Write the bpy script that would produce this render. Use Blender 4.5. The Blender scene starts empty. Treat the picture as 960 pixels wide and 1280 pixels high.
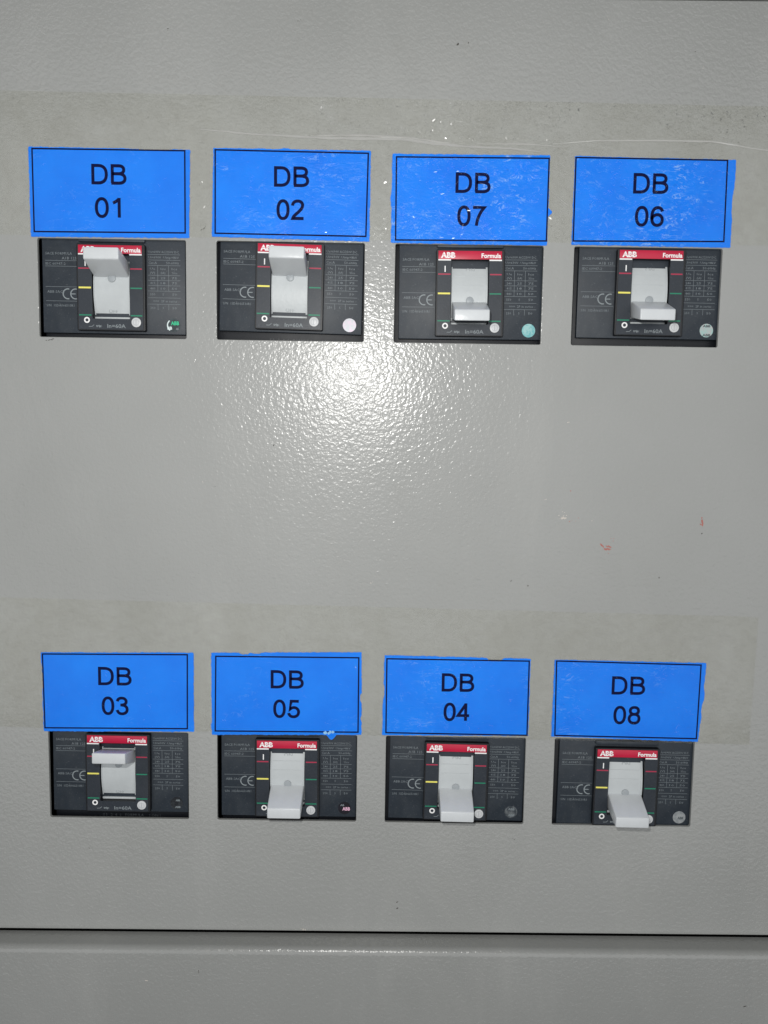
import bpy, bmesh, math, random
from mathutils import Vector, Matrix, noise

scene = bpy.context.scene
COL = scene.collection
MM = 0.001
# The place: x to the right, z up, the painted sheet's front face is the plane y = 0,
# the photographer stands on the -y side.  All sizes below are millimetres.

# ------------------------------------------------------------------ camera
cam_d = bpy.data.cameras.new('camera')
cam = bpy.data.objects.new('camera', cam_d); COL.objects.link(cam)
cam_d.sensor_fit = 'HORIZONTAL'; cam_d.sensor_width = 36.0; cam_d.lens = 34.5
cam_d.clip_start = 0.01; cam_d.clip_end = 50
r_ = Vector((0.99988, 0.00031, 0.01569)); d_ = Vector((0.01566, -0.08726, -0.99606)); f_ = Vector((0.00106, 0.99619, -0.08725))
M = Matrix(((r_.x, -d_.x, -f_.x), (r_.y, -d_.y, -f_.y), (r_.z, -d_.z, -f_.z))).to_4x4()
M.translation = Vector((3.694, -384.34, -53.98)) * MM
cam.matrix_world = M
scene.camera = cam

# ------------------------------------------------------------------ light
world = bpy.data.worlds.new('World'); scene.world = world; world.use_nodes = True
bg = world.node_tree.nodes['Background']
bg.inputs[0].default_value = (0.97, 0.99, 1.0, 1); bg.inputs[1].default_value = 0.10

def area(name, loc, aim, sx, sy, power, colour, shape='RECTANGLE'):
    l = bpy.data.lights.new(name, 'AREA'); l.shape = shape; l.size = sx; l.size_y = sy
    l.energy = power; l.color = colour
    o = bpy.data.objects.new(name, l); COL.objects.link(o)
    o.location = loc
    o.rotation_euler = (Vector(aim) - Vector(loc)).to_track_quat('-Z', 'Y').to_euler()
    return o
# the phone's flash beside the lens
fl = bpy.data.lights.new('flash_lamp', 'POINT'); fl.energy = 3.15; fl.color = (1.0, 0.985, 0.95); fl.shadow_soft_size = 0.0035
fo = bpy.data.objects.new('flash_lamp', fl); COL.objects.link(fo); fo.location = (-0.027, -0.386, 0.002)
# the soft light of the room behind the photographer
area('room_lamp', (0.30, -3.00, 0.10), (0.30, 0, 0.10), 6.5, 3.1, 72.0, (0.985, 0.995, 1.0))

scene.view_settings.view_transform = 'Standard'; scene.view_settings.look = 'None'
scene.view_settings.exposure = 0.0; scene.view_settings.gamma = 1.0
scene.render.engine = 'CYCLES'
scene.cycles.max_bounces = 6; scene.cycles.transparent_max_bounces = 12

# ------------------------------------------------------------------ materials
def srgb(r, g, b):
    f = lambda c: (c/12.92 if c <= 0.04045 else ((c+0.055)/1.055)**2.4)
    return (f(r/255), f(g/255), f(b/255), 1)

class NT:
    def __init__(s, name):
        s.m = bpy.data.materials.new(name); s.m.use_nodes = True
        s.t = s.m.node_tree; s.b = s.t.nodes['Principled BSDF']; s.out = s.t.nodes['Material Output']
        s.co = s.t.nodes.new('ShaderNodeTexCoord').outputs['Object']
    def n(s, kind, **kw):
        o = s.t.nodes.new('ShaderNode' + kind)
        for k, v in kw.items(): setattr(o, k, v)
        return o
    def l(s, a, b): s.t.links.new(a, b)
    def mapped(s, scale=(1, 1, 1), rot=(0, 0, 0), loc=(0, 0, 0), src=None):
        m = s.n('Mapping'); m.inputs['Scale'].default_value = scale
        m.inputs['Rotation'].default_value = rot; m.inputs['Location'].default_value = loc
        s.l(src or s.co, m.inputs[0]); return m.outputs[0]
    def noise(s, scale, detail=2, rough=0.5, dist=0, src=None):
        n = s.n('TexNoise'); n.inputs['Scale'].default_value = scale; n.inputs['Detail'].default_value = detail
        n.inputs['Roughness'].default_value = rough; n.inputs['Distortion'].default_value = dist
        s.l(src or s.co, n.inputs['Vector']); return n.outputs['Fac']
    def ramp(s, fac, a, b, ca=(0, 0, 0, 1), cb=(1, 1, 1, 1)):
        r = s.n('ValToRGB'); e = r.color_ramp.elements
        e[0].position = a; e[0].color = ca; e[1].position = b; e[1].color = cb
        s.l(fac, r.inputs[0]); return r.outputs[0]
    def math(s, op, a, b=None, c=None):
        m = s.n('Math', operation=op)
        for i, v in enumerate((a, b, c)):
            if v is None: continue
            if isinstance(v, (int, float)): m.inputs[i].default_value = v
            else: s.l(v, m.inputs[i])
        return m.outputs[0]
    def mix(s, fac, a, b):
        m = s.n('Mix', data_type='RGBA')
        for i, v in ((0, fac), (6, a), (7, b)):
            if isinstance(v, (int, float)): m.inputs[i].default_value = v
            elif isinstance(v, tuple): m.inputs[i].default_value = v
            else: s.l(v, m.inputs[i])
        return m.outputs[2]
    def bump(s, h, dist, strength=1, prev=None):
        b = s.n('Bump'); b.inputs['Distance'].default_value = dist; b.inputs['Strength'].default_value = strength
        s.l(h, b.inputs['Height'])
        if prev: s.l(prev, b.inputs['Normal'])
        return b.outputs[0]
    def set(s, **kw):
        for k, v in kw.items():
            i = s.b.inputs[k.replace('_', ' ')]
            if isinstance(v, (int, float, tuple)): i.default_value = v
            else: s.l(v, i)

def paint(name, tint=1.0):
    """powder coated light grey sheet with an orange-peel skin"""
    t = NT(name)
    big = t.noise(9, 3, .55); fine = t.noise(900, 2, .6); mid = t.noise(60, 4, .65)
    c = t.mix(t.ramp(big, .3, .7), (.316*tint, .322*tint, .312*tint, 1), (.346*tint, .352*tint, .343*tint, 1))
    c = t.mix(t.math('MULTIPLY', t.ramp(mid, .56, .75), .10), c, (.30, .29, .26, 1))
    c = t.mix(t.math('MULTIPLY', t.ramp(fine, .60, .75), .10), c, (.55, .55, .54, 1))
    # a few dark specks of grime
    v = t.n('TexVoronoi'); v.inputs['Scale'].default_value = 45; v.inputs['Randomness'].default_value = 1
    t.l(t.co, v.inputs['Vector'])
    sp = t.math('LESS_THAN', v.outputs['Distance'], .022)
    pick = t.math('GREATER_THAN', t.noise(25, 1), .56)
    c = t.mix(t.math('MULTIPLY', t.math('MULTIPLY', sp, pick), .6), c, (.08, .07, .06, 1))
    h = t.math('ADD', t.noise(490, 1, .5, .35), t.math('MULTIPLY', t.noise(1100, 1, .5), .30))
    wipes = t.noise(16, 3, .6, .4, src=t.mapped((1, 1, .22), (0, math.radians(-38), 0)))
    sep = t.n('SeparateXYZ'); t.l(t.co, sep.inputs[0])
    bow = t.math('SINE', t.math('MULTIPLY', t.math('ADD', sep.outputs[2], .015), 13.0))
    nrm = t.bump(bow, .0030)
    nrm = t.bump(t.noise(7, 1, .4), .0010, 1, nrm)
    soft = t.bump(h, .00009, 1, nrm)
    hard = t.bump(h, .00024, 1, nrm)
    smudge = t.ramp(t.noise(13, 5, .7, .8, src=t.mapped((1, 1, .35), (0, math.radians(-42), 0), (3, 0, 1))), .52, .74)
    c = t.mix(t.math('MULTIPLY', smudge, .16), c, (.50, .50, .48, 1))
    t.set(Base_Color=c, Roughness=.55, Normal=soft)
    t.b.inputs['Specular IOR Level'].default_value = .12
    t.b.inputs['Coat Weight'].default_value = 1.0
    t.l(t.math('MULTIPLY_ADD', wipes, .20, .13), t.b.inputs['Coat Roughness'])
    t.l(hard, t.b.inputs['Coat Normal'])
    return t.m

def plain(name, col, rough=.5, spec=.5, bump=None, vary=.0, dust=0):
    t = NT(name)
    c = col
    n = t.noise(90, 4, .6)
    if vary: c = t.mix(t.ramp(n, .3, .7), tuple(x*(1-vary) for x in col[:3])+(1,), tuple(x*(1+vary) for x in col[:3])+(1,))
    if dust:
        c = t.mix(t.math('MULTIPLY', t.ramp(t.noise(1300, 2, .7), .64, .74), dust), c, (.30, .31, .31, 1))
        c = t.mix(t.math('MULTIPLY', t.ramp(t.noise(55, 4, .7, .5), .50, .72), dust*.35), c, (.20, .21, .21, 1))
    t.set(Base_Color=c, Roughness=t.math('MULTIPLY_ADD', n, .16, rough-.08))
    t.b.inputs['Specular IOR Level'].default_value = spec
    if bump: t.set(Normal=t.bump(t.noise(bump[0], 2), bump[1]))
    return t.m

MAT = {}
MAT['paint'] = paint('grey_powder_coat')
MAT['paint2'] = paint('grey_powder_coat_darker', .90)
MAT['cover'] = plain('anthracite_plastic', srgb(40, 48, 57), .50, .45, (1500, .00003), .12, .22)
MAT['flange'] = plain('dark_moulded_plastic', srgb(20, 23, 29), .50, .4, (1200, .00003), .12)
MAT['esc'] = plain('escutcheon_plastic', srgb(38, 45, 54), .40, .45, (1300, .00003), .10, .14)
MAT['esc_rim'] = plain('escutcheon_black_rim', srgb(17, 19, 24), .40, .45, None, .05, .06)
MAT['black'] = plain('unlit_interior_black', (.006, .006, .007, 1), .7, .3)  # near-black stands in for the shade deep inside the cabinet
MAT['toggle'] = plain('light_grey_toggle_plastic', srgb(210, 214, 217), .30, .5, (700, .00005), .04)
MAT['keymat'] = plain('grey_key_plastic', srgb(158, 164, 168), .42, .5)
MAT['slide'] = plain('light_grey_slide_plastic', srgb(192, 197, 199), .42, .5, (500, .00008), .05)
MAT['red'] = plain('red_print', srgb(196, 22, 62), .40, .5, None, .10)
MAT['redline'] = plain('red_line_print', srgb(172, 45, 75), .5)
MAT['green'] = plain('green_line_print', srgb(25, 128, 98), .5)
MAT['yellow'] = plain('yellow_line_print', srgb(242, 232, 110), .5)
MAT['white'] = plain('white_print', srgb(250, 250, 250), .5)
MAT['greyprint'] = plain('grey_print', srgb(138, 146, 150), .5)
MAT['dimprint'] = plain('faded_grey_print', srgb(118, 126, 131), .5)
MAT['button'] = plain('pale_grey_button_plastic', srgb(212, 214, 216), .4, .5, (900, .00008), .08)
MAT['buttonmark'] = plain('button_engraving', srgb(176, 180, 184), .5)
MAT['smear'] = plain('red_paint_smear', srgb(176, 112, 104), .6, .3)
MAT['smear2'] = plain('dark_red_paint_smear', srgb(120, 50, 50), .6, .3)
MAT['fleck'] = plain('dark_fleck', srgb(75, 72, 68), .7, .3)
MAT['chip'] = plain('pale_paint_chip', srgb(205, 198, 190), .6, .3)
MAT['ink'] = plain('navy_black_ink', (.002, .004, .045, 1), .6, .12)

def label_mat(name, wr, seed):
    """glossy film over cyan-blue printed paper; wr = how badly the film is wrinkled"""
    t = NT(name)
    n1 = t.noise(40, 4, .6, src=t.mapped(loc=(seed, seed*.7, seed*.3)))
    c = t.mix(t.ramp(n1, .3, .7), (.0, .188, .90, 1), (.002, .235, .99, 1))
    src = t.mapped((1, 1, 2.0), (0, math.radians(12+seed*9), 0), (seed*1.3, 0, seed))
    wn = t.noise(70, 5, .66, 1.8, src=src)
    ridge = t.math('ABSOLUTE', t.math('SUBTRACT', wn, .5))
    patch = t.ramp(t.noise(24, 2, .5, src=t.mapped(loc=(seed*2, 1, seed))), .56-.16*wr, .74-.12*wr)
    line = t.math('MULTIPLY', t.ramp(ridge, .004, .024, (1, 1, 1, 1), (0, 0, 0, 1)), t.ramp(t.noise(150, 2, src=src), .48, .62))
    milk_glint = t.math('MULTIPLY', t.math('MULTIPLY', line, patch), .85*wr+.10)  # milky crinkle lines, with the wrinkles' white glints painted into the colour
    c = t.mix(milk_glint, c, srgb(165, 205, 250))
    painted_haze = t.math('MULTIPLY', t.math('MULTIPLY', t.ramp(t.noise(330, 3, .7, .8, src=src), .52, .72), patch), .22*wr)  # paler wash painted over wrinkled patches for the film's sheen
    c = t.mix(painted_haze, c, srgb(120, 185, 250))
    h = t.math('MULTIPLY', t.math('MINIMUM', ridge, .08), patch)
    nrm = t.bump(t.noise(12, 2, .5), .0014)
    nrm = t.bump(h, .0022*(.3+wr), 1, nrm)
    nrm = t.bump(t.noise(380, 3, .6, .6, src=src), .00016*(.4+wr), 1, nrm)
    t.set(Base_Color=c, Roughness=.45)
    t.b.inputs['Coat Weight'].default_value = .45; t.b.inputs['Coat Roughness'].default_value = .22
    t.l(nrm, t.b.inputs['Coat Normal'])
    t.b.inputs['Specular IOR Level'].default_value = .1
    return t.m
MAT['tear'] = plain('torn_pale_blue_paper', srgb(58, 132, 226), .7, .3, (900, .0001), .25)
MAT['tear_w'] = plain('torn_whitish_paper', srgb(150, 200, 240), .6, .3, (900, .0001), .2)

def tape_mat(name, seed, gl):
    t = NT(name)
    tr = t.n('BsdfTransparent'); gs = t.n('BsdfGlossy'); df = t.n('BsdfDiffuse')
    n = t.noise(30, 4, .65, .5, src=t.mapped(loc=(seed, 0, seed)))
    t.l(t.mix(t.ramp(n, .35, .65), (.936, .934, .908, 1), (.976, .976, .960, 1)), tr.inputs[0])
    src = t.mapped((1, 1, 1.3), (0, seed, 0), (seed, 0, 0))
    patch = t.ramp(t.noise(19, 2, .5, src=src), .44, .64)
    h = t.math('MULTIPLY', t.noise(520, 2, .6, .6, src=src), t.math('MULTIPLY_ADD', patch, .85, .15))
    nrm = t.bump(h, .00030*gl)
    gs.inputs['Roughness'].default_value = .13
    gs.inputs['Color'].default_value = (1, 1, 1, 1)
    t.l(nrm, gs.inputs['Normal'])
    fr = t.n('Fresnel'); fr.inputs[0].default_value = 1.45; t.l(nrm, fr.inputs['Normal'])
    m1 = t.n('MixShader'); t.l(fr.outputs[0], m1.inputs[0]); t.l(tr.outputs[0], m1.inputs[1]); t.l(gs.outputs[0], m1.inputs[2])
    df.inputs[0].default_value = (.42, .41, .35, 1)
    m2 = t.n('MixShader')
    t.l(t.math('MULTIPLY_ADD', t.ramp(t.noise(160, 4, .7, .5, src=src), .42, .7), .08, .01), m2.inputs[0])
    t.l(m1.outputs[0], m2.inputs[1]); t.l(df.outputs[0], m2.inputs[2])
    t.l(m2.outputs[0], t.out.inputs[0])
    return t.m
MAT['tape'] = tape_mat('clear_tape_film', .35, 1.0)
MAT['tape2'] = tape_mat('clear_tape_film_flat', 1.7, .6)
def crease_mat():
    t = NT('clear_film_crease')
    t.set(Base_Color=(.50, .50, .48, 1), Roughness=.24, Normal=t.bump(t.noise(300, 3), .0001))
    t.b.inputs['Specular IOR Level'].default_value = 1.0
    return t.m
MAT['crease'] = crease_mat()

def glint_mat():
    t = NT('wrinkled_film_facet')
    tr = t.n('BsdfTransparent'); gs = t.n('BsdfGlossy'); gs.inputs['Roughness'].default_value = .20
    fr = t.n('Fresnel'); fr.inputs[0].default_value = 1.5
    m1 = t.n('MixShader'); t.l(fr.outputs[0], m1.inputs[0]); t.l(tr.outputs[0], m1.inputs[1]); t.l(gs.outputs[0], m1.inputs[2])
    t.l(m1.outputs[0], t.out.inputs[0]); return t.m
MAT['glint'] = glint_mat()

def holo(name, a, b, seed, metal=.3):
    t = NT(name)
    v = t.noise(420, 3, .7, src=t.mapped(loc=(seed, seed, 0)))
    dk = lambda q: (q[0]*.72, q[1]*.72, q[2]*.72, 1)
    t.set(Base_Color=t.mix(t.ramp(v, .42, .58), dk(a), dk(b)), Roughness=.35, Metallic=metal)
    return t.m

# ------------------------------------------------------------------ mesh helpers (millimetres in, metres out)
class MB:
    def __init__(s): s.v = []; s.f = []
    def quad(s, *p):
        k = len(s.v); s.v += [tuple(q) for q in p]; s.f.append(tuple(range(k, k+len(p)))); return s
    def box(s, x0, x1, y0, y1, z0, z1):
        k = len(s.v)
        s.v += [(x, y, z) for x in (x0, x1) for y in (y0, y1) for z in (z0, z1)]
        for q in ((0, 1, 3, 2), (4, 6, 7, 5), (0, 4, 5, 1), (2, 3, 7, 6), (0, 2, 6, 4), (1, 5, 7, 3)):
            s.f.append(tuple(k+i for i in q))
        return s
    def prism(s, pts, y0, y1):
        """outline pts (x,z), counter-clockwise seen from the camera, between y0 (front) and y1 (back)"""
        k = len(s.v); n = len(pts)
        s.v += [(x, y0, z) for x, z in pts] + [(x, y1, z) for x, z in pts]
        s.f.append(tuple(range(k, k+n))); s.f.append(tuple(range(k+2*n-1, k+n-1, -1)))
        for i in range(n):
            j = (i+1) % n; s.f.append((k+i, k+n+i, k+n+j, k+j))
        return s
    def disc(s, cx, cz, r, y0, y1, n=28, wob=0):
        return s.prism([(cx+r*(1+wob*random.uniform(-1, 1))*math.cos(2*math.pi*i/n), cz+r*(1+wob*random.uniform(-1, 1))*math.sin(2*math.pi*i/n)) for i in range(n)], y0, y1)
    def ring(s, cx, cz, ra, rb, y, n=28):
        for i in range(n):
            a = 2*math.pi*i/n; b = 2*math.pi*(i+1)/n
            s.quad((cx+ra*math.cos(a), y, cz+ra*math.sin(a)), (cx+rb*math.cos(a), y, cz+rb*math.sin(a)),
                   (cx+rb*math.cos(b), y, cz+rb*math.sin(b)), (cx+ra*math.cos(b), y, cz+ra*math.sin(b)))
        return s
    def rect(s, x0, x1, z0, z1, y):
        return s.quad((x0, y, z0), (x1, y, z0), (x1, y, z1), (x0, y, z1))
    def ribbon(s, pts, hw, y, closed=False):
        n = len(pts); P = [Vector(p) for p in pts]; L = []; R = []
        for i in range(n):
            a = P[i-1] if (i > 0 or closed) else None; c = P[(i+1) % n] if (i < n-1 or closed) else None
            d1 = (P[i]-a).normalized() if a is not None else (c-P[i]).normalized()
            d2 = (c-P[i]).normalized() if c is not None else d1
            n1 = Vector((-d1.y, d1.x)); n2 = Vector((-d2.y, d2.x)); m = n1+n2
            if m.length < 1e-4: m = n1
            m.normalize(); w = hw/max(.5, m.dot(n1))
            L.append(P[i]+m*w); R.append(P[i]-m*w)
        for i in range(n if closed else n-1):
            j = (i+1) % n
            s.quad((R[i].x, y, R[i].y), (R[j].x, y, R[j].y), (L[j].x, y, L[j].y), (L[i].x, y, L[i].y))
        return s
    def mesh(s, name, mat, bevel=0, seg=2, smooth=False):
        me = bpy.data.meshes.new(name)
        me.from_pydata([(x*MM, y*MM, z*MM) for x, y, z in s.v], [], s.f)
        bm = bmesh.new(); bm.from_mesh(me)
        bmesh.ops.remove_doubles(bm, verts=bm.verts, dist=1e-7)
        if bevel:
            bmesh.ops.recalc_face_normals(bm, faces=bm.faces)
            bmesh.ops.bevel(bm, geom=list(bm.edges), offset=bevel*MM, segments=seg, profile=.5, affect='EDGES', clamp_overlap=True)
        bm.to_mesh(me); bm.free()
        me.materials.append(mat if isinstance(mat, bpy.types.Material) else MAT[mat])
        if smooth or bevel:
            for p in me.polygons: p.use_smooth = True
            try: me.set_sharp_from_angle(angle=math.radians(35))
            except Exception: pass
        return me

CACHE = {}
def shared(key, make):
    if key not in CACHE: CACHE[key] = make()
    return CACHE[key]
def put(name, me, parent=None, loc=(0, 0, 0), rot=0):
    o = bpy.data.objects.new(name, me); COL.objects.link(o)
    o.location = Vector(loc)*MM; o.rotation_euler = (0, rot, 0)
    if parent: o.parent = parent
    return o
def tag(o, label=None, cat=None, group=None, kind=None):
    for k, v in (('label', label), ('category', cat), ('group', group), ('kind', kind)):
        if v: o[k] = v
    return o

def text_mesh(name, items, mat, y, res=2):
    """items: (string, x, z, cap height mm, align, width mm or None, weight mm). One flat mesh of print."""
    bm = bmesh.new()
    for k, (s, x, z, h, al, wd, off) in enumerate(items):
        cu = bpy.data.curves.new('t', 'FONT'); cu.body = s; cu.size = 1; cu.resolution_u = res
        cu.fill_mode = 'FRONT'; cu.offset = off/h*.7
        o = bpy.data.objects.new('t', cu); COL.objects.link(o)
        dg = bpy.context.evaluated_depsgraph_get(); dg.update()
        me = bpy.data.meshes.new_from_object(o.evaluated_get(dg))
        bpy.data.objects.remove(o); bpy.data.curves.remove(cu)
        xs = [v.co.x for v in me.vertices]
        if not xs: continue
        x0, x1 = min(xs), max(xs)
        sc = h/.729; sx = sc if wd is None else wd/(x1-x0); w = (x1-x0)*sx
        ox = {'L': x, 'C': x-w/2, 'R': x-w}[al]
        for v in me.vertices:
            v.co = Vector(((v.co.x-x0)*sx+ox, y-.0005*k, v.co.y*sc+z))*MM
        bm.from_mesh(me); bpy.data.meshes.remove(me)
    me = bpy.data.meshes.new(name); bm.to_mesh(me); bm.free()
    me.materials.append(MAT[mat]); return me

def sheet(name, outer, holes, y_front, thick, mat, edge=.3):
    """sheet metal with rounded edges: a filled 2D curve turned to a mesh; front face at y_front"""
    cu = bpy.data.curves.new(name, 'CURVE'); cu.dimensions = '2D'; cu.fill_mode = 'BOTH'
    for pts in [outer]+holes:
        sp = cu.splines.new('POLY'); sp.points.add(len(pts)-1)
        for i, (x, z) in enumerate(pts): sp.points[i].co = (x*MM, z*MM, 0, 1)
        sp.use_cyclic_u = True
    cu.extrude = (thick/2-edge)*MM; cu.bevel_depth = edge*MM; cu.offset = -edge*MM; cu.bevel_resolution = 2
    o = bpy.data.objects.new('tmp', cu); COL.objects.link(o)
    dg = bpy.context.evaluated_depsgraph_get(); dg.update()
    me = bpy.data.meshes.new_from_object(o.evaluated_get(dg))
    bpy.data.objects.remove(o); bpy.data.curves.remove(cu)
    for v in me.vertices:
        x, z, d = v.co; v.co = (x, y_front*MM+thick/2*MM-d, z)
    me.materials.clear(); me.materials.append(MAT[mat])
    for p in me.polygons: p.use_smooth = False
    me.name = name
    return me

def round_rect(x0, x1, z0, z1, r, n=4):
    out = []
    for cx, cz, a in ((x1-r, z1-r, 0), (x0+r, z1-r, 90), (x0+r, z0+r, 180), (x1-r, z0+r, 270)):
        for i in range(n+1):
            t = math.radians(a+90*i/n); out.append((cx+r*math.cos(t), cz+r*math.sin(t)))
    return out

# ------------------------------------------------------------------ the cabinet's sheet metal
SL = .0061                                   # the sheets hang a third of a degree out of level
Z_SEAM, Z_TOP = -320.1, 167.6
CUTS = []
for i in range(4): CUTS.append((i*91-136.5-37.68, i*91-136.5+37.68, 0.0, 49.3))
for i in range(4): CUTS.append((i*91-137.16-37.68, i*91-137.16+37.68, -257.1, -208.7))
XL, XR = -400, 400
outer = [(XL, Z_SEAM+SL*XL), (XR, Z_SEAM+SL*XR), (XR, Z_TOP+SL*XR), (XL, Z_TOP+SL*XL)]
holes = [round_rect(a, b, c, d, .9) for a, b, c, d in CUTS]
panel = put('cover_panel', sheet('cover_panel', outer, holes, 0, 2.0, 'paint', .35))
tag(panel, 'large light grey powder coated cover panel with eight rectangular breaker cutouts', 'panel')

# lower cover: a folded sheet whose top edge is rolled back
def folded(zt, zb, r, name, flip=False, mat='paint2', back=26):
    mb = MB(); prof = [(0, zb)]
    sgn = -1 if flip else 1
    n = 10
    for i in range(n+1):
        a = math.radians(90*i/n)
        prof.append((r-r*math.cos(a), zt-sgn*r+sgn*r*math.sin(a)))
    prof.append((back, zt))
    xs = (XL, -200, 0, 200, XR)
    for i in range(len(xs)-1):
        for j in range(len(prof)-1):
            (ya, za), (yb, zb_) = prof[j], prof[j+1]
            q = [(xs[i], ya, za+SL*xs[i]), (xs[i+1], ya, za+SL*xs[i+1]), (xs[i+1], yb, zb_+SL*xs[i+1]), (xs[i], yb, zb_+SL*xs[i])]
            mb.quad(*(q if not flip else q[::-1]))
    return mb.mesh(name, mat, smooth=True)
low = put('cover_panel', folded(Z_SEAM-1.7, -560, 3.6, 'lower_cover', back=13.3), None, (0, -12.6, 0))
tag(low, 'plain lower grey panel standing proud below the long seam, its top edge rounded', 'panel')
top = put('cover_panel', folded(Z_TOP+1.2, 300, 2.2, 'upper_cover', True), None, (0, -.2, 0))
tag(top, 'narrow strip of grey panel above the seam at the top edge', 'panel')
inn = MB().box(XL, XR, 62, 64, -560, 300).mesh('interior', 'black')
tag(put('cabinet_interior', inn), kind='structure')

# flaws in the paint: small flecks and smears lying on the sheet, parts of the sheet
def cluster(name, parent, x, z, mat, spread, n, size, ang=0, stretch=1.0, seed=1):
    rnd = random.Random(seed); mb = MB()
    ca, sa = math.cos(ang), math.sin(ang)
    for k in range(n):
        u = rnd.gauss(0, spread)*stretch; v = rnd.gauss(0, spread)
        s = size*rnd.uniform(.35, 1.2); m = 7; e = rnd.uniform(1, 2.4)
        cx, cz = x+u*ca-v*sa, z+u*sa+v*ca
        pts = []
        for i in range(m):
            a = 2*math.pi*i/m; rr = s*rnd.uniform(.55, 1.1)
            pu, pv = rr*math.cos(a)*e, rr*math.sin(a)
            pts.append((cx+pu*ca-pv*sa, -.03-.002*k, cz+pu*sa+pv*ca))
        mb.quad(*pts)
    return put(name, mb.mesh(name, mat), parent)
cluster('paint_smear', panel, 121, -104.6, 'smear', .8, 18, .50, -.5, 2.0, 3)['label'] = 'small reddish smear on the grey paint'
cluster('paint_smear', panel, 124, -100, 'smear', .7, 4, .25, .8, 1.6, 4)
cluster('paint_smear', panel, 171, -90.5, 'smear', .35, 12, .5, 1.5, 2.4, 5)
cluster('paint_smear', panel, 101, -75, 'smear', .3, 3, .3, 1.0, 1.6, 6)
cluster('paint_smear', panel, 102.5, -90, 'smear', .8, 4, .22, .4, 1.6, 26)
cluster('paint_fleck', panel, 171.2, -96.5, 'fleck', .15, 2, .35, 0, 1, 7)
cluster('paint_chip', panel, 98.6, -89.3, 'chip', 1.1, 14, .42, .2, 1.7, 8)
cluster('paint_fleck', panel, -89.6, 55.4, 'fleck', .45, 9, .25, .9, 3.0, 9)
cluster('paint_fleck', panel, -168.6, -1.6, 'fleck', .35, 8, .25, .1, 3.4, 10)
cluster('paint_fleck', panel, 37.4, 146.2, 'fleck', .25, 4, .35, .7, 2, 11)
cluster('paint_fleck', panel, 15, -302.5, 'fleck', .2, 3, .4, .7, 2, 12)
cluster('paint_fleck', panel, 15, -306.5, 'fleck', .2, 2, .4, .7, 2, 13)
cluster('paint_fleck', panel, -54, -54, 'fleck', .2, 2, .3, .7, 2, 14)
cluster('paint_chip', panel, -37, -319.6, 'chip', .5, 5, .4, 0, 2.4, 15)
cluster('paint_smear', low, 198, -366.5, 'smear2', 1.0, 24, .42, -.8, 2.2, 16)['label'] = 'dark red scuff near the lower right'
cluster('paint_smear', low, 201, -362, 'smear2', .7, 6, .3, 1.2, 2, 17)
cluster('paint_fleck', low, 203, -351, 'fleck', .3, 3, .4, .4, 2, 18)
cluster('paint_fleck', low, -91.6, -335.5, 'fleck', .25, 5, .28, 1.4, 3, 19)
cluster('paint_fleck', low, -120, -341, 'chip', .3, 4, .3, .1, 2, 20)
rf = random.Random(77)
for k in range(16):
    cluster('paint_fleck', panel, rf.uniform(-190, 190), rf.choice((rf.uniform(-130, -10), rf.uniform(125, 160), rf.uniform(-310, -265))), rf.choice(('fleck', 'chip', 'chip')), .25, 3, rf.uniform(.12, .22), rf.uniform(0, 3), 2, 100+k)

# ------------------------------------------------------------------ clear tape strips
def facets(rnd, n, place, rr, tilt, y, stretch=(1, 1), ang=None):
    """small blisters and crinkles of clear film, each a tilted facet"""
    mb = MB()
    for k in range(n):
        x, z = place(rnd)
        a = rnd.uniform(0, math.pi) if ang is None else rnd.gauss(ang, .5)
        s = rnd.uniform(*rr); e = rnd.uniform(*stretch)
        gx = math.tan(math.radians(rnd.gauss(0, tilt))); gz = math.tan(math.radians(rnd.gauss(0, tilt)))
        m = 6; pts = []
        for i in range(m):
            t = 2*math.pi*i/m; q = rnd.uniform(.7, 1.1)
            u, v = s*e*q*math.cos(t), s*q*math.sin(t)
            px, pz = u*math.cos(a)-v*math.sin(a), u*math.sin(a)+v*math.cos(a)
            pts.append((x+px, y-.0004*(k % 200)-.02-(abs(gx)+abs(gz))*s*e+px*gx+pz*gz, z+pz))
        mb.quad(*pts)
    return mb
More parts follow.
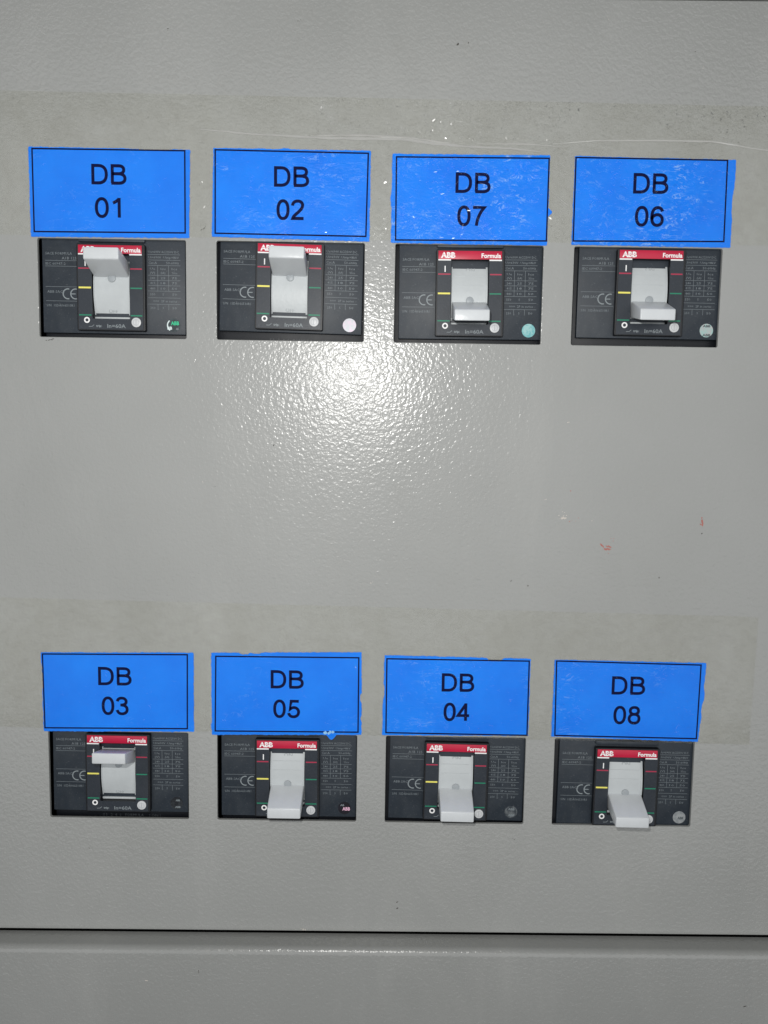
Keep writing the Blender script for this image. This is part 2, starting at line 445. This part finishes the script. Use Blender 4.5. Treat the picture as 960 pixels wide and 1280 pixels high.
def tape(name, poly, mat, label, crease):
    rnd = random.Random(len(poly)*7+int(poly[0][1]))
    n = 90; top_, bot = poly
    mb = MB(); pt = []; pb = []
    for i in range(n+1):
        t = i/n; x = XL*.98+(top_[2]-XL*.98)*t
        pt.append((x, top_[0]+(top_[1]-top_[0])*(x+191)/384+rnd.uniform(-.12, .12)))
        pb.append((x-(1.0 if i == n else 0), bot[0]+(bot[1]-bot[0])*(x+191)/384+rnd.uniform(-.15, .15)))
    for i in range(n):
        mb.quad((pb[i][0], -.10, pb[i][1]), (pb[i+1][0], -.10, pb[i+1][1]), (pt[i+1][0], -.10, pt[i+1][1]), (pt[i][0], -.10, pt[i][1]))
    # film is not there over the breaker openings: the strip ends above them
    o = put(name, mb.mesh(name, mat))
    tag(o, label, 'tape', 'clear tape strips')
    for pts, w, h in crease:
        cb = MB(); m = len(pts)
        sm = []
        for i in range(m-1):
            for k in range(10):
                t = k/10; (xa, za), (xb, zb) = pts[i], pts[i+1]
                tt = t*t*(3-2*t)*.5+t*.5
                sm.append((xa+(xb-xa)*t, za+(zb-za)*tt))
        sm.append(pts[-1])
        for i in range(len(sm)-1):
            def sec(p, i):
                ww = w*(.35+.65*math.sin(math.pi*i/(len(sm)-1)))*(1+.5*noise.noise(Vector((p[0]*.13, 3, 0))))
                hh = h*(.3+.7*math.sin(math.pi*i/(len(sm)-1)))
                j = .18*noise.noise(Vector((p[0]*.35, 0, 1)))
                return [(p[0], -.11, p[1]-ww+j), (p[0], -.11-hh, p[1]-ww*.2+j), (p[0], -.11-hh*.85, p[1]+ww*.25+j), (p[0], -.11, p[1]+ww+j)]
            A, B = sec(sm[i], i), sec(sm[i+1], i+1)
            for k in range(3): cb.quad(A[k], B[k], B[k+1], A[k+1])
        put('crease', cb.mesh('crease', 'crease', smooth=True), o)
    return o
tape('clear_tape', ((120.6, 118.9, XR*.97), (50.6, 51.2)), 'tape',
     'wide clear tape strip across the panel behind the upper four blue labels',
     [([(-91, 103.4), (-60, 101.4), (-23, 100.2), (9, 100.3), (28, 98.4), (45, 97.2), (62, 96.8), (80, 95.4)], .70, .52),
      ([(-36, 101.4), (-10, 101.9), (12, 101.2), (34, 98.9)], .55, .45),
      ([(48, 98.6), (72, 98.9), (90, 98.0)], .3, .16),
      ([(86, 99.3), (110, 101.2), (140, 101.7), (165, 101.6), (194, 97.8), (230, 96)], .4, .18),
      ([(86, 76), (91, 72), (94, 70), (97, 65)], .3, .2)])
def spot_top(r):
    while True:
        x = r.uniform(-185, 196); z = r.uniform(100.5, 119.3)
        p = .05+.95*max(0, min(1, (x+60)/90))
        if abs(x+22) < 11: p = 1
        if x > 95: p *= .22
        if noise.noise(Vector((x*.05, z*.12, 3))) < -.25: p *= .2
        if r.random() < p: return x, z
tape_top = [o for o in bpy.data.objects if o.name == 'clear_tape'][0]
bl = put('film_blisters', facets(random.Random(4), 3000, spot_top, (.16, .46), 8, -.13, (1, 2.2)).mesh('film_blisters', 'glint'), tape_top); bl['kind'] = 'stuff'
def spot_gap(r):
    gx = r.choice((-91, 0, 0, 91, 91)); return gx+r.gauss(0, 3), r.uniform(53, 99)
bl = put('film_blisters', facets(random.Random(9), 320, spot_gap, (.2, .5), 8, -.13, (1, 3)).mesh('film_blisters', 'glint'), tape_top); bl['kind'] = 'stuff'
tape('clear_tape', ((-136.3, -140.2, 203.9), (-206.9, -210.3)), 'tape2',
     'wide clear tape strip behind the lower four blue labels', [])

# ------------------------------------------------------------------ stroke lettering in the style of the printed labels
def cub(p0, p1, p2, p3, n=9):
    out = []
    for i in range(1, n+1):
        t = i/n; s = 1-t
        out.append(tuple(s**3*a+3*s*s*t*b+3*s*t*t*c+t**3*d for a, b, c, d in zip(p0, p1, p2, p3)))
    return out
def path(start, *segs):
    pts = [start]
    for sg in segs:
        if len(sg) == 3: pts += cub(pts[-1], *sg)
        else: pts.append(sg)
    return pts
def ell(cx, cy, rx, ry, n=36):
    return [(cx+rx*math.copysign(abs(math.cos(a))**.9, math.cos(a)), cy+ry*math.copysign(abs(math.sin(a))**.9, math.sin(a))) for a in [2*math.pi*i/n for i in range(n)]]
G = {
 'D': (722, [(path((125, 46), (125, 670), (325, 670), ((520, 670), (622, 560), (622, 358)), ((622, 156), (520, 46), (325, 46))), True)]),
 'B': (667, [(path((122, 46), (122, 670), (350, 670), ((500, 670), (545, 605), (545, 530)), ((545, 440), (480, 385), (350, 385)), (122, 385)), False),
             (path((300, 385), (350, 385), ((510, 385), (588, 320), (588, 215)), ((588, 110), (510, 46), (350, 46)), (80, 46)), False)]),
 '0': (556, [(ell(277, 353, 190, 320), True)]),
 '1': (556, [(path((328, 0), (328, 712)), False), (path((330, 690), ((290, 625), (210, 565), (112, 528))), False)]),
 '2': (556, [(path((80, 505), ((90, 620), (170, 673), (282, 673)), ((400, 673), (463, 605), (463, 522)), ((463, 425), (385, 345), (285, 258)), ((190, 178), (110, 115), (92, 43)), (505, 43)), False)]),
 '3': (556, [(path((86, 540), ((105, 630), (170, 673), (265, 673)), ((370, 673), (435, 610), (435, 532)), ((435, 445), (360, 390), (205, 390))), False),
             (path((260, 388), ((390, 388), (468, 320), (468, 208)), ((468, 100), (380, 34), (268, 34)), ((165, 34), (100, 90), (82, 190))), False)]),
 '4': (556, [(path((372, 0), (372, 712)), False), (path((372, 672), (62, 212), (515, 212)), False)]),
 '5': (556, [(path((478, 668), (178, 668), (126, 330), ((175, 385), (225, 412), (285, 412)), ((400, 412), (470, 330), (470, 226)), ((470, 110), (385, 34), (268, 34)), ((165, 34), (100, 95), (82, 188))), False)]),
 '6': (556, [(path((462, 535), ((440, 625), (385, 673), (297, 673)), ((150, 673), (86, 540), (86, 330)), ((86, 130), (160, 34), (285, 34)), ((400, 34), (468, 120), (468, 226)), ((468, 340), (395, 418), (290, 418)), ((190, 418), (100, 350), (90, 240))), False)]),
 '7': (556, [(path((48, 664), (470, 664), ((340, 530), (215, 300), (188, 0))), False)]),
 '8': (556, [(ell(277, 535, 158, 138), True), (ell(277, 213, 190, 179), True)]),
}
def word(mb, s, xc, zb, h, width, y, hw):
    adv = sum(G[c][0] for c in s)
    xs = []
    x = 0; parts = []
    for c in s:
        for pts, cl in G[c][1]:
            parts.append(([(px+x, pz) for px, pz in pts], cl)); xs += [px+x for px, _ in pts]
        x += G[c][0]
    a, b = min(xs)-46, max(xs)+46; sx = width/(b-a); sz = h/716
    for k, (pts, cl) in enumerate(parts):
        mb.ribbon([(xc+(px-(a+b)/2)*sx, zb+pz*sz) for px, pz in pts], hw, y-.004*k, cl)

# outer / frame corners are TL, TR, BR, BL on the sheet; edits = bites and tabs on the paper edge (edge, t, offset, half width)
LABELS = {
 'DB01': dict(o=[(-177.3, 93.6), (-96.3, 93.3), (-97.1, 50.5), (-177.1, 49.9)], f=[(-175.5, 92.8), (-98.8, 92.9), (-98.9, 52.8), (-175.4, 52.3)], t1=(-137.1, 76.0, 17.4), t2=('01', -137.9, 59.8, 12.9), e=[(0, .78, -.7, .10)], w=.25,
   lab='blue paper label lettered DB 01, first of the upper row'),
 'DB02': dict(o=[(-84.3, 94.4), (-5.5, 94.3), (-5.6, 50.1), (-85.3, 51.3)], f=[(-83.5, 93.6), (-6.6, 93.1), (-7.3, 52.5), (-83.7, 52.9)], t1=(-45.1, 76.3, 17.4), t2=('02', -45.4, 60.2, 14.2), e=[(0, .45, .3, .05)], w=.55,
   lab='blue paper label lettered DB 02, second of the upper row'),
 'DB07': dict(o=[(5.7, 93.0), (84.6, 93.4), (84.6, 49.6), (5.5, 49.7)], f=[(7.6, 91.6), (84.3, 92.1), (84.3, 51.7), (7.8, 51.0)], t1=(46.4, 74.7, 17.4), t2=('07', 46.0, 58.6, 14.1), e=[(1, .63, 1.9, .05), (3, .5, .5, .1)], w=1.0,
   lab='badly wrinkled blue paper label lettered DB 07, third of the upper row'),
 'DB06': dict(o=[(97.5, 93.3), (178.3, 92.7), (177.6, 50.0), (97.2, 50.2)], f=[(97.8, 92.7), (174.0, 92.5), (174.3, 52.8), (97.9, 51.9)], t1=(136.0, 75.8, 17.4), t2=('06', 136.0, 59.8, 14.4), e=[(1, .5, -.5, .2)], w=.9,
   lab='blue paper label lettered DB 06 with a wide blue right margin'),
 'DB03': dict(o=[(-177.5, -165.7), (-96.4, -164.6), (-96.4, -207.7), (-176.8, -208.7)], f=[(-176.7, -166.4), (-99.5, -165.6), (-99.8, -206.2), (-176.3, -206.9)], t1=(-138.3, -182.8, 17.6), t2=('03', -138.4, -199.0, 14.1), e=[(3, .3, -.4, .2)], w=.25,
   lab='blue paper label lettered DB 03, first of the lower row'),
 'DB05': dict(o=[(-86.7, -164.5), (-6.7, -162.9), (-6.3, -208.1), (-86.5, -209.2)], f=[(-84.3, -166.2), (-8.1, -165.8), (-8.0, -206.7), (-84.8, -207.2)], t1=(-46.2, -183.1, 17.4), t2=('05', -46.4, -199.2, 14.2), e=[(0, .22, -.9, .04), (0, .30, -.6, .04), (1, .55, -.8, .06), (1, .8, -.5, .03), (2, .80, 2.6, .035), (3, .9, .5, .05)], w=.2,
   lab='blue paper label lettered DB 05 with torn uneven edges'),
 'DB04': dict(o=[(5.7, -164.3), (83.4, -165.1), (83.4, -207.2), (5.0, -208.0)], f=[(6.9, -166.1), (82.8, -166.2), (82.9, -207.0), (7.0, -206.7)], t1=(45.1, -183.4, 17.1), t2=('04', 45.0, -199.5, 14.2), e=[(0, .76, -1.9, .06), (3, .45, -.5, .1)], w=.35,
   lab='blue paper label lettered DB 04 with a notch torn from its top edge'),
 'DB08': dict(o=[(96.5, -165.4), (177.2, -165.9), (175.0, -209.1), (96.1, -207.3)], f=[(97.4, -165.9), (174.5, -166.9), (174.1, -207.4), (97.9, -206.8)], t1=(136.3, -183.6, 17.6), t2=('08', 136.2, -199.8, 14.3), e=[(1, .42, .9, .12), (1, .7, .4, .08)], w=.45,
   lab='blue paper label lettered DB 08, last of the lower row'),
}
def edge_outline(c, edits, amp, seed, grow=0):
    """counter-clockwise seen from the camera: BL, BR, TR, TL"""
    TL, TR, BR, BL = [Vector(p) for p in c]
    E = [(BL, BR, 2, True), (BR, TR, 1, True), (TR, TL, 0, True), (TL, BL, 3, True)]
    pts = []
    for a, b, idx, rev in E:
        d = (b-a).normalized(); nrm = Vector((d.y, -d.x)); L = (b-a).length; n = int(L/.6)
        for i in range(n):
            t = i/n; p = a+(b-a)*t
            o = amp*(noise.noise(Vector((p.x*.9+seed, p.y*.9, seed)))+.6*noise.noise(Vector((p.x*.15, p.y*.15, seed+4)))) + grow
            tt = 1-t                       # edits are measured left-to-right / top-to-bottom
            if idx == 2: tt = t
            if idx == 3: tt = t
            for e, t0, off, hwid in edits:
                if e == idx and abs(tt-t0) < hwid:
                    k = 1-abs(tt-t0)/hwid
                    o += off*min(1, k*(2.2 if off < 0 else 1.3))
            pts.append(tuple(p+nrm*o))
    return pts
for k, (key, L) in enumerate(LABELS.items()):
    cx = sum(p[0] for p in L['o'])/4; cz = sum(p[1] for p in L['o'])/4
    sh = lambda pts: [(x-cx, z-cz) for x, z in pts]
    m = label_mat('blue_label_'+key, L['w'], k*1.37+.4)
    out = edge_outline(sh(L['o']), L['e'], .16, k*3.1)
    o = put('paper_label', MB().prism(out, -.34, -.20).mesh('paper_label', m), None, (cx, 0, cz))
    tag(o, L['lab'], 'label', 'blue paper labels above the breakers')
    te = edge_outline(sh(L['o']), L['e'], .35, k*3.1+50, .18)
    put('torn_edge', MB().prism(te, -.19, -.13).mesh('torn_edge', 'tear'), o)
    F = sh(L['f'])[::-1]
    put('printed_border', MB().ribbon(F, .38, -.36, True).mesh('printed_border', 'ink'), o)
    mb = MB()
    word(mb, 'DB', L['t1'][0]-cx, L['t1'][1]-cz, 9.7, L['t1'][2], -.36, .79)
    word(mb, L['t2'][0], L['t2'][1]-cx, L['t2'][2]-cz, 9.7, L['t2'][3], -.365, .79)
    put('printed_lettering', mb.mesh('printed_lettering', 'ink'), o)
    nf = {'DB01': 70, 'DB02': 200, 'DB07': 800, 'DB06': 700, 'DB03': 80, 'DB05': 60, 'DB04': 220, 'DB08': 220}[key]
    def spot(r, sd=k):
        while True:
            x = r.uniform(-38, 37); z = r.uniform(-20, 20)
            if r.random() < .15+.85*(noise.noise(Vector((x*.09+sd*5, z*.09, sd))) > .0): return x, z
    fc = put('film_wrinkles', facets(random.Random(k+30), nf, spot, (.10, .22), 8, -.42, (1.5, 9), .15 if k < 4 else -.3).mesh('film_wrinkles', 'glint'), o); fc['kind'] = 'stuff'
    if key == 'DB05':
        c2 = MB()
        rn = random.Random(5)
        for q in range(5):
            c2.disc(23+rn.uniform(-2.2, 2.2), -21.0+rn.uniform(-.7, .7), rn.uniform(.4, .9), -.42-.02*q, -.3, 9, .3)
        put('torn_flap', c2.mesh('torn_flap', 'tear_w'), o)

# ------------------------------------------------------------------ moulded case circuit breakers
FU = lambda u: u*1.0078+.235          # print on the cover, which lies 3 mm behind the escutcheon
FV = lambda v: v*1.0078+.49
Y_ESC, Y_COV, Y_FL = -1.0, 2.0, 5.0   # fronts of escutcheon, cover and flange (negative = towards the camera)

def m_flange(narrow): return MB().box(-23.9 if narrow else -26.8, 51.2, Y_FL, 40, -42, 62).mesh('flange', 'flange', .5)
def m_cover():
    return MB().box(FU(-23.8), FU(49.0), Y_COV, Y_FL-.01, FV(-6.7), 58).mesh('front_cover', 'cover', .45)
def m_esc():
    # frame with a real opening for the toggle: u 2.7..22, v .8..32.2
    mb = MB(); y0, y1 = Y_ESC, Y_COV+.01
    mb.box(-5, 2.7, y0, y1, -5.2, 38.2); mb.box(22.0, 29.8, y0, y1, -5.2, 38.2)
    mb.box(2.7, 22.0, y0, y1, 32.3, 38.2); mb.box(2.7, 22.0, y0, y1, -5.2, .75)
    me = sheet('escutcheon', round_rect(-5, 29.8, -5.2, 38.2, .8, 3), [round_rect(2.7, 22.0, .75, 33.1, .4, 2)], Y_ESC, 3.1, 'esc_rim', .35)
    return me
def m_inner():
    return sheet('fascia', round_rect(-4.2, 28.7, -4.6, 34.2, .3, 2), [round_rect(2.75, 21.95, .8, 33.6, .3, 2)], Y_ESC-.12, .3, 'esc', .05)
def m_ridge(): return MB().box(-4.6, 29.4, .3, Y_COV+.1, 39.3, 41.6).mesh('cover_ridge', 'cover', .6)
def m_rib(): return MB().box(4.2, 19.6, -.15, .25, -.16, .16).mesh('slide_rib', 'slide', .08)
def m_red(): return MB().box(-3.95, 28.3, Y_ESC-.18, Y_ESC+.2, 33.25, 37.4).mesh('red_band', 'red', .08)
def m_slide():
    """curved slide behind the toggle"""
    mb = MB(); n = 14
    prof = []
    for i in range(n+1):
        v = .2+(34.6-.2)*i/n; prof.append((.1+(v-16.6)**2/85, v))
    for u0, u1 in ((3.1, 21.5),):
        for i in range(n):
            (ya, va), (yb, vb) = prof[i], prof[i+1]
            mb.quad((u0, ya, va), (u1, ya, va), (u1, yb, vb), (u0, yb, vb))
            mb.quad((u0, ya, va), (u0, yb, vb), (u0, yb+5, vb), (u0, ya+5, va))
            mb.quad((u1, ya, va), (u1, ya+5, va), (u1, yb+5, vb), (u1, yb, vb))
    # slender raised border on the left and right, as moulded
    for u0, u1 in ((3.1, 3.6), (20.6, 21.5)):
        for i in range(n):
            (ya, va), (yb, vb) = prof[i], prof[i+1]
            mb.quad((u0, ya-.25, va), (u1, ya-.25, va), (u1, yb-.25, vb), (u0, yb-.25, vb))
            mb.quad((u0, ya-.25, va), (u0, yb-.25, vb), (u0, yb, vb), (u0, ya, va))
            mb.quad((u1, ya-.25, va), (u1, ya, va), (u1, yb, vb), (u1, yb-.25, vb))
    return mb.mesh('slide_plate', 'slide', smooth=True)
def m_lip(): return MB().box(3.1, 21.5, 1.3, 4.5, .9, 2.1).mesh('slide_lip', 'slide', .3)
def m_lever(on):
    """hollow lever: root on the slide, tip 14 mm proud of the sheet"""
    if on: root, tip = (21.6, 29.2), (27.4, 33.2)
    else: root, tip = (4.2, 12.6), (.5, 6.0)
    mb = MB(); uc = 12.3; wr, wt = 18.0, 17.5; yr, yt = 1.2, -14.0
    ymid = -1.0
    rows = [(yr, root[0], root[1], wr), (yt, tip[0], tip[1], wt)]
    k = 0; mb.v = []
    for y, a, b, w in rows:
        mb.v += [(uc-w/2, y, a), (uc+w/2, y, a), (uc+w/2, y, b), (uc-w/2, y, b)]
    mb.f = [(3, 2, 1, 0), (4, 5, 6, 7), (0, 1, 5, 4), (1, 2, 6, 5), (2, 3, 7, 6), (3, 0, 4, 7)]
    return mb.mesh('toggle_lever', 'toggle', .6, 3)
def m_boss(on):
    """half-round key where the lever meets the slide"""
    v = 21.2 if on else 13.0
    mb = MB(); mb.disc(12.5, v, 1.95, -.38, 1.2, 20)
    return mb.mesh('lever_key', 'keymat', .2)
def m_bar(w, h, mat):
    return MB().box(0, w, -.03, 0, -h/2, h/2).mesh('position_bar', mat)
MARKS = [('red_line', -3.95, 25.8, 6.25, .66, 'redline'), ('red_line', 22.4, 25.8, 5.9, .66, 'redline'),
         ('green_line', 22.4, 16.2, 5.9, .66, 'green'), ('green_line', -3.95, 2.5, 6.25, .66, 'green'), ('green_line', 22.4, 2.5, 5.9, .66, 'green'),
         ('yellow_line', -3.95, 16.2, 6.25, .84, 'yellow'), ('white_line', -3.95, 32.87, 6.35, .66, 'white'), ('white_line', 22.0, 32.87, 6.3, .66, 'white'),
         ('on_mark', -.72, 28.4, .54, 3.0, 'white')]
def m_ring(): return MB().ring(0, 0, .8, 1.5, 0).mesh('off_mark', 'white')
def m_button():
    return MB().disc(25.3, -.9, 2.45, Y_ESC-.75, Y_ESC, 32).mesh('test_button', 'button', .25)
def m_button_mark():
    mb = MB(); y = Y_ESC-.765
    mb.rect(25.1, 25.4, -2.4, .6, y); mb.ring(25.3, -.9, 1.35, 1.55, y-.01, 24)
    return mb.mesh('button_mark', 'buttonmark')
def m_brand():
    me = text_mesh('brand_print', [('ABB', -2.65, 33.95, 2.75, 'L', 7.3, .17), ('Formula', 17.9, 34.05, 2.25, 'L', 9.9, .09)], 'white', Y_ESC-.22, 3)
    return me
def m_slits():
    mb = MB(); y = Y_ESC-.24
    mb.rect(-2.9, 4.9, 35.20, 35.34, y)
    for x in (-1.42, 1.9, 4.05): mb.rect(x-.05, x+.05, 33.8, 36.9, y-.005)
    return mb.mesh('brand_slit', 'red')
def m_rating():
    y = Y_ESC-.145
    me = text_mesh('rating_print', [('In=60A', 10.4, -3.75, 2.0, 'L', 9.3, .02), ('trip', 4.6, -3.4, 1.2, 'L', 2.6, .05)], 'greyprint', y)
    return me
def m_trip():
    mb = MB(); y = Y_ESC-.145
    mb.ribbon([(.9, -3.2), (2.6, -3.2), (3.6, -2.3)], .12, y)
    mb.rect(7.4, 7.5, -3.6, -2.4, y)
    return mb.mesh('switch_symbol', 'greyprint')
def m_left():
    y = Y_COV-.03
    T = [('SACE FORMULA', FU(-22), FV(32.3), 1.35, 'L', 13.6, .0), ('A1B 125', FU(-6.2), FV(30.0), 1.35, 'R', 7.6, 0), ('IEC 60947-2', FU(-22), FV(27.3), 1.25, 'L', 10.2, 0),
         ('ABB SACE', FU(-21.4), FV(13.3), 1.35, 'L', 8.8, .0), ('S/N  1SDA066510R1', FU(-21.9), FV(6.5), 1.3, 'L', 14.2, 0)]
    return text_mesh('cover_print', T, 'dimprint', y, 1)
def m_ce():
    mb = MB(); y = Y_COV-.03; c = (FU(-10.9), FV(12.9))
    arc = lambda cx, a0, a1, r=2.5: [(cx+r*math.cos(math.radians(a0+(a1-a0)*i/18)), c[1]+r*math.sin(math.radians(a0+(a1-a0)*i/18))) for i in range(19)]
    mb.ribbon(arc(c[0], 75, 285), .27, y); mb.ribbon(arc(c[0]+3.9, 75, 285), .27, y); mb.rect(c[0]+1.5, c[0]+3.9, c[1]-.22, c[1]+.22, y-.004)
    return mb.mesh('conformity_mark', 'greyprint')
def m_rules():
    mb = MB(); y = Y_COV-.03; h = .085
    for v in (29.4, 26.6, 16.4, 9.3): mb.rect(FU(-22.2), FU(-5.3), FV(v)-h, FV(v)+h, y)
    vs = (33.2, 30.45, 27.8, 22.9, 20.35, 17.8, 15.05, 11.7, 8.5)
    for v in vs: mb.rect(FU(29.9), FU(46.4), FV(v)-h, FV(v)+h, y)
    for u in (34.9, 40.4):
        mb.rect(FU(u)-h, FU(u)+h, FV(15.05), FV(27.8), y-.004); mb.rect(FU(u)-h, FU(u)+h, FV(5.6), FV(8.5), y-.004)
    return mb.mesh('table_rules', 'dimprint')
def m_table():
    y = Y_COV-.03; T = []
    for s, v in (('Ue=690V AC/250V DC', 33.9), ('Ui=690V  Uimp=8kV', 31.2), ('Cat.A         50-60Hz', 28.5)):
        T.append((s, FU(30.2), FV(v), 1.25, 'L', 15.6, .0))
    rows = [(25.6, 'Ue', 'Icu', 'Ics'), (23.6, '(V)', '(kA)', '%Icu'), (21.0, '230', '25', '50'), (18.5, '415', '18', '50'), (15.9, '440', '12', '50')]
    rows = [(25.6, 'Ue', 'Icu', 'Ics'), (23.6, '(V)', '(kA)', '%Icu'), (21.0, '240', '25', '75'), (18.5, '415', '18', '75'), (15.8, '440', '10', '50')]
    for v, a, b, c in rows:
        for s, u, w in ((a, 32.3, 2.6), (b, 37.6, 2.4), (c, 43.4, 2.8)): T.append((s, FU(u), FV(v), 1.15, 'C', w if len(s) > 1 else None, 0))
    T.append(('550', FU(32.3), FV(12.9), 1.15, 'C', 2.6, 0)); T.append(('5', FU(37.6), FV(12.9), 1.15, 'C', None, 0)); T.append(('50', FU(43.4), FV(12.9), 1.15, 'C', 2.2, 0))
    T.append(('===  2P in series', FU(38.6), FV(9.5), 1.2, 'C', 12.2, 0))
    T.append(('250', FU(32.3), FV(6.1), 1.15, 'C', 2.6, 0)); T.append(('5', FU(37.6), FV(6.1), 1.15, 'C', None, 0)); T.append(('50', FU(43.4), FV(6.1), 1.15, 'C', 2.2, 0))
    return text_mesh('rating_table', T, 'dimprint', y, 1)
def m_low():
    return text_mesh('flange_print', [('[ ]   2  4  6   FORMULA', FU(2), -10.6, 1.6, 'L', 22, 0), ('| ON |', FU(27), -10.6, 1.6, 'L', 6, 0)], 'flangeprint', Y_FL-.03, 1)
MAT['flangeprint'] = plain('flange_print', srgb(74, 78, 82), .5)
MAT['emboss'] = plain('embossed_lettering', srgb(165, 170, 173), .45)
def m_onoff(on):
    # lettering standing proud on the slide: OFF shows while the lever is up, ON while it is down
    s, v = ('OFF', 4.2) if on else ('ON', 27.6)
    yy = .1+(v+1-16.6)**2/85
    me = text_mesh('position_word', [(s, 12.6, v, 1.9, 'C', 4.6, .02)], 'emboss', yy-.14, 2)
    return me
MAT['rim_black'] = plain('sticker_dark_foil', srgb(24, 26, 30), .35)
STK = {
 'DB01': (srgb(46, 56, 62), srgb(66, 84, 88), [('ABB', .8, .2, 1.9, 4.2, 'st_green'), ('BB', -1.9, -2.1, 1.5, 2.4, 'st_white'), ('AB', 1.9, -2.3, 1.1, 1.4, 'dimprint')], .1, 'round foil sticker with green lettering'),
 'DB02': (srgb(186, 190, 196), srgb(204, 190, 204), [], .2, 'round silvery sticker'),
 'DB07': (srgb(120, 200, 205), srgb(175, 225, 225), [], .2, 'round pale turquoise sticker'),
 'DB06': (srgb(205, 208, 208), srgb(180, 220, 216), [('ABB', 0, 1.7, 1.1, 4.0, 'st_dark'), ('ABB', .1, -2.9, 1.2, 4.2, 'st_dark')], .2, 'round silvery sticker with small dark letters'),
 'DB03': (srgb(52, 58, 64), srgb(24, 28, 36), [('ABB', .6, 1.2, 1.0, 2.4, 'dimprint'), ('ABB', .6, -2.6, 1.1, 3.0, 'dimprint')], .1, 'round dark foil sticker'),
 'DB05': (srgb(8, 8, 14), srgb(20, 16, 34), [('ABB', 1.0, -1.3, 1.9, 4.2, 'st_pink'), ('AB', -1.2, 1.2, 1.0, 2.2, 'dimprint')], .1, 'round black foil sticker with pale pink letters'),
 'DB04': (srgb(62, 70, 78), srgb(118, 124, 128), [('ABB', .2, 1.0, 1.2, 3.6, 'dimprint'), ('ABB', .2, -2.4, 1.2, 3.6, 'dimprint')], .1, 'round grey foil sticker'),
 'DB08': (srgb(158, 164, 168), srgb(186, 190, 192), [('ABB', .7, -1.0, 1.4, 3.2, 'st_dark')], .2, 'round pale grey sticker with dark letters'),
}
MAT['st_green'] = plain('green_foil_print', srgb(40, 205, 150), .4)
MAT['st_white'] = plain('white_foil_print', srgb(225, 240, 240), .4)
MAT['st_pink'] = plain('pink_foil_print', srgb(240, 190, 215), .4)
MAT['st_dark'] = plain('dark_foil_print', srgb(80, 88, 92), .4)
BR = [  # key, O mark on the sheet, turn (deg, clockwise), lever up?, words
 ('DB01', -149.2, 8.6, .1, True, 'black circuit breaker under the DB 01 label, lever up, dark round sticker with green letters'),
 ('DB02', -58.5, 10.7, .9, True, 'black circuit breaker under the DB 02 label, lever up, plain silvery round sticker'),
 ('DB07', 33.8, 8.5, -.3, False, 'black circuit breaker under the DB 07 label, lever down, turquoise round sticker'),
 ('DB06', 125.5, 10.3, .1, False, 'black circuit breaker under the DB 06 label, last of the upper row, lever down'),
 ('DB03', -149.8, -247.8, .3, True, 'black circuit breaker under the DB 03 label, only lower one with lever up'),
 ('DB05', -58.3, -249.3, .0, False, 'black circuit breaker under the DB 05 label, lever down, black round sticker'),
 ('DB04', 32.7, -249.6, .6, False, 'black circuit breaker under the DB 04 label, lever down'),
 ('DB08', 124.7, -251.3, .5, False, 'black circuit breaker under the DB 08 label, lever down past the cutout edge'),
]
for key, ox, oz, turn, on, lab in BR:
    b = bpy.data.objects.new('circuit_breaker', None); COL.objects.link(b)
    b.empty_display_size = .01
    b.location = (ox*MM, 0, oz*MM); b.rotation_euler = (0, math.radians(turn), 0)
    tag(b, lab, 'circuit breaker', 'circuit breakers in the panel cutouts')
    S = lambda name, fn, parent=b, *a: put(name, shared((name,)+a, lambda: fn(*a)), parent)
    S('flange', m_flange, b, key in ('DB01', 'DB03', 'DB05')); S('flange_print', m_low)
    cov = S('front_cover', m_cover)
    S('cover_print', m_left, cov)['kind'] = 'stuff'; S('conformity_mark', m_ce, cov); S('table_rules', m_rules, cov)['kind'] = 'stuff'; S('rating_table', m_table, cov)['kind'] = 'stuff'
    esc = S('escutcheon', m_esc)
    S('fascia', m_inner, esc)
    S('red_band', m_red, esc); S('brand_print', m_brand, esc); S('brand_slit', m_slits, esc)
    for nm, u, v, w, h, mt in MARKS:
        put(nm, shared(('mark', w, h, mt), lambda: m_bar(w, h, mt)), esc, (u, Y_ESC-.16, v))
    put('off_mark', shared('ring', m_ring), esc, (0, Y_ESC-.19, 0))
    S('rating_print', m_rating, esc); S('switch_symbol', m_trip, esc)
    sl = S('slide_plate', m_slide); S('slide_lip', m_lip, sl)
    put('position_word', shared(('pw', on), lambda: m_onoff(on)), sl)
    S('cover_ridge', m_ridge, cov)
    if not on:
        for rv in (25.4, 20.6): put('slide_rib', shared('rib', m_rib), sl, (0, .1+(rv-16.6)**2/85, rv))
    lv = put('toggle_lever', shared(('lever', on), lambda: m_lever(on)), b)
    put('lever_key', shared(('boss', on), lambda: m_boss(on)), lv)
    bt = S('test_button', m_button); S('button_mark', m_button_mark, bt)
    ca, cb, words, metal, slab = STK[key]
    su, sv = FU(42.75), FV(-2.0 if key in ('DB01', 'DB02', 'DB07', 'DB06') else -1.6)
    st = put('round_sticker', MB().disc(0, 0, 3.45, -.10, 0, 36).mesh('round_sticker', holo('sticker_'+key, ca, cb, ox*.1, metal)), b, (su, Y_COV, sv))
    st['label'] = slab
    if key == 'DB01':
        arc = [(3.1*math.cos(math.radians(a)), 3.1*math.sin(math.radians(a))) for a in range(130, 236, 8)]
        put('sticker_rim', MB().ribbon(arc, .28, -.115).mesh('sticker_rim', 'st_white'), st)
    for q, (s, x, z, h, w, mt) in enumerate(words):
        put('sticker_print', text_mesh('sticker_print', [(s, x, z, h, 'C', w, .08)], mt, -.12-.01*q, 2), st)
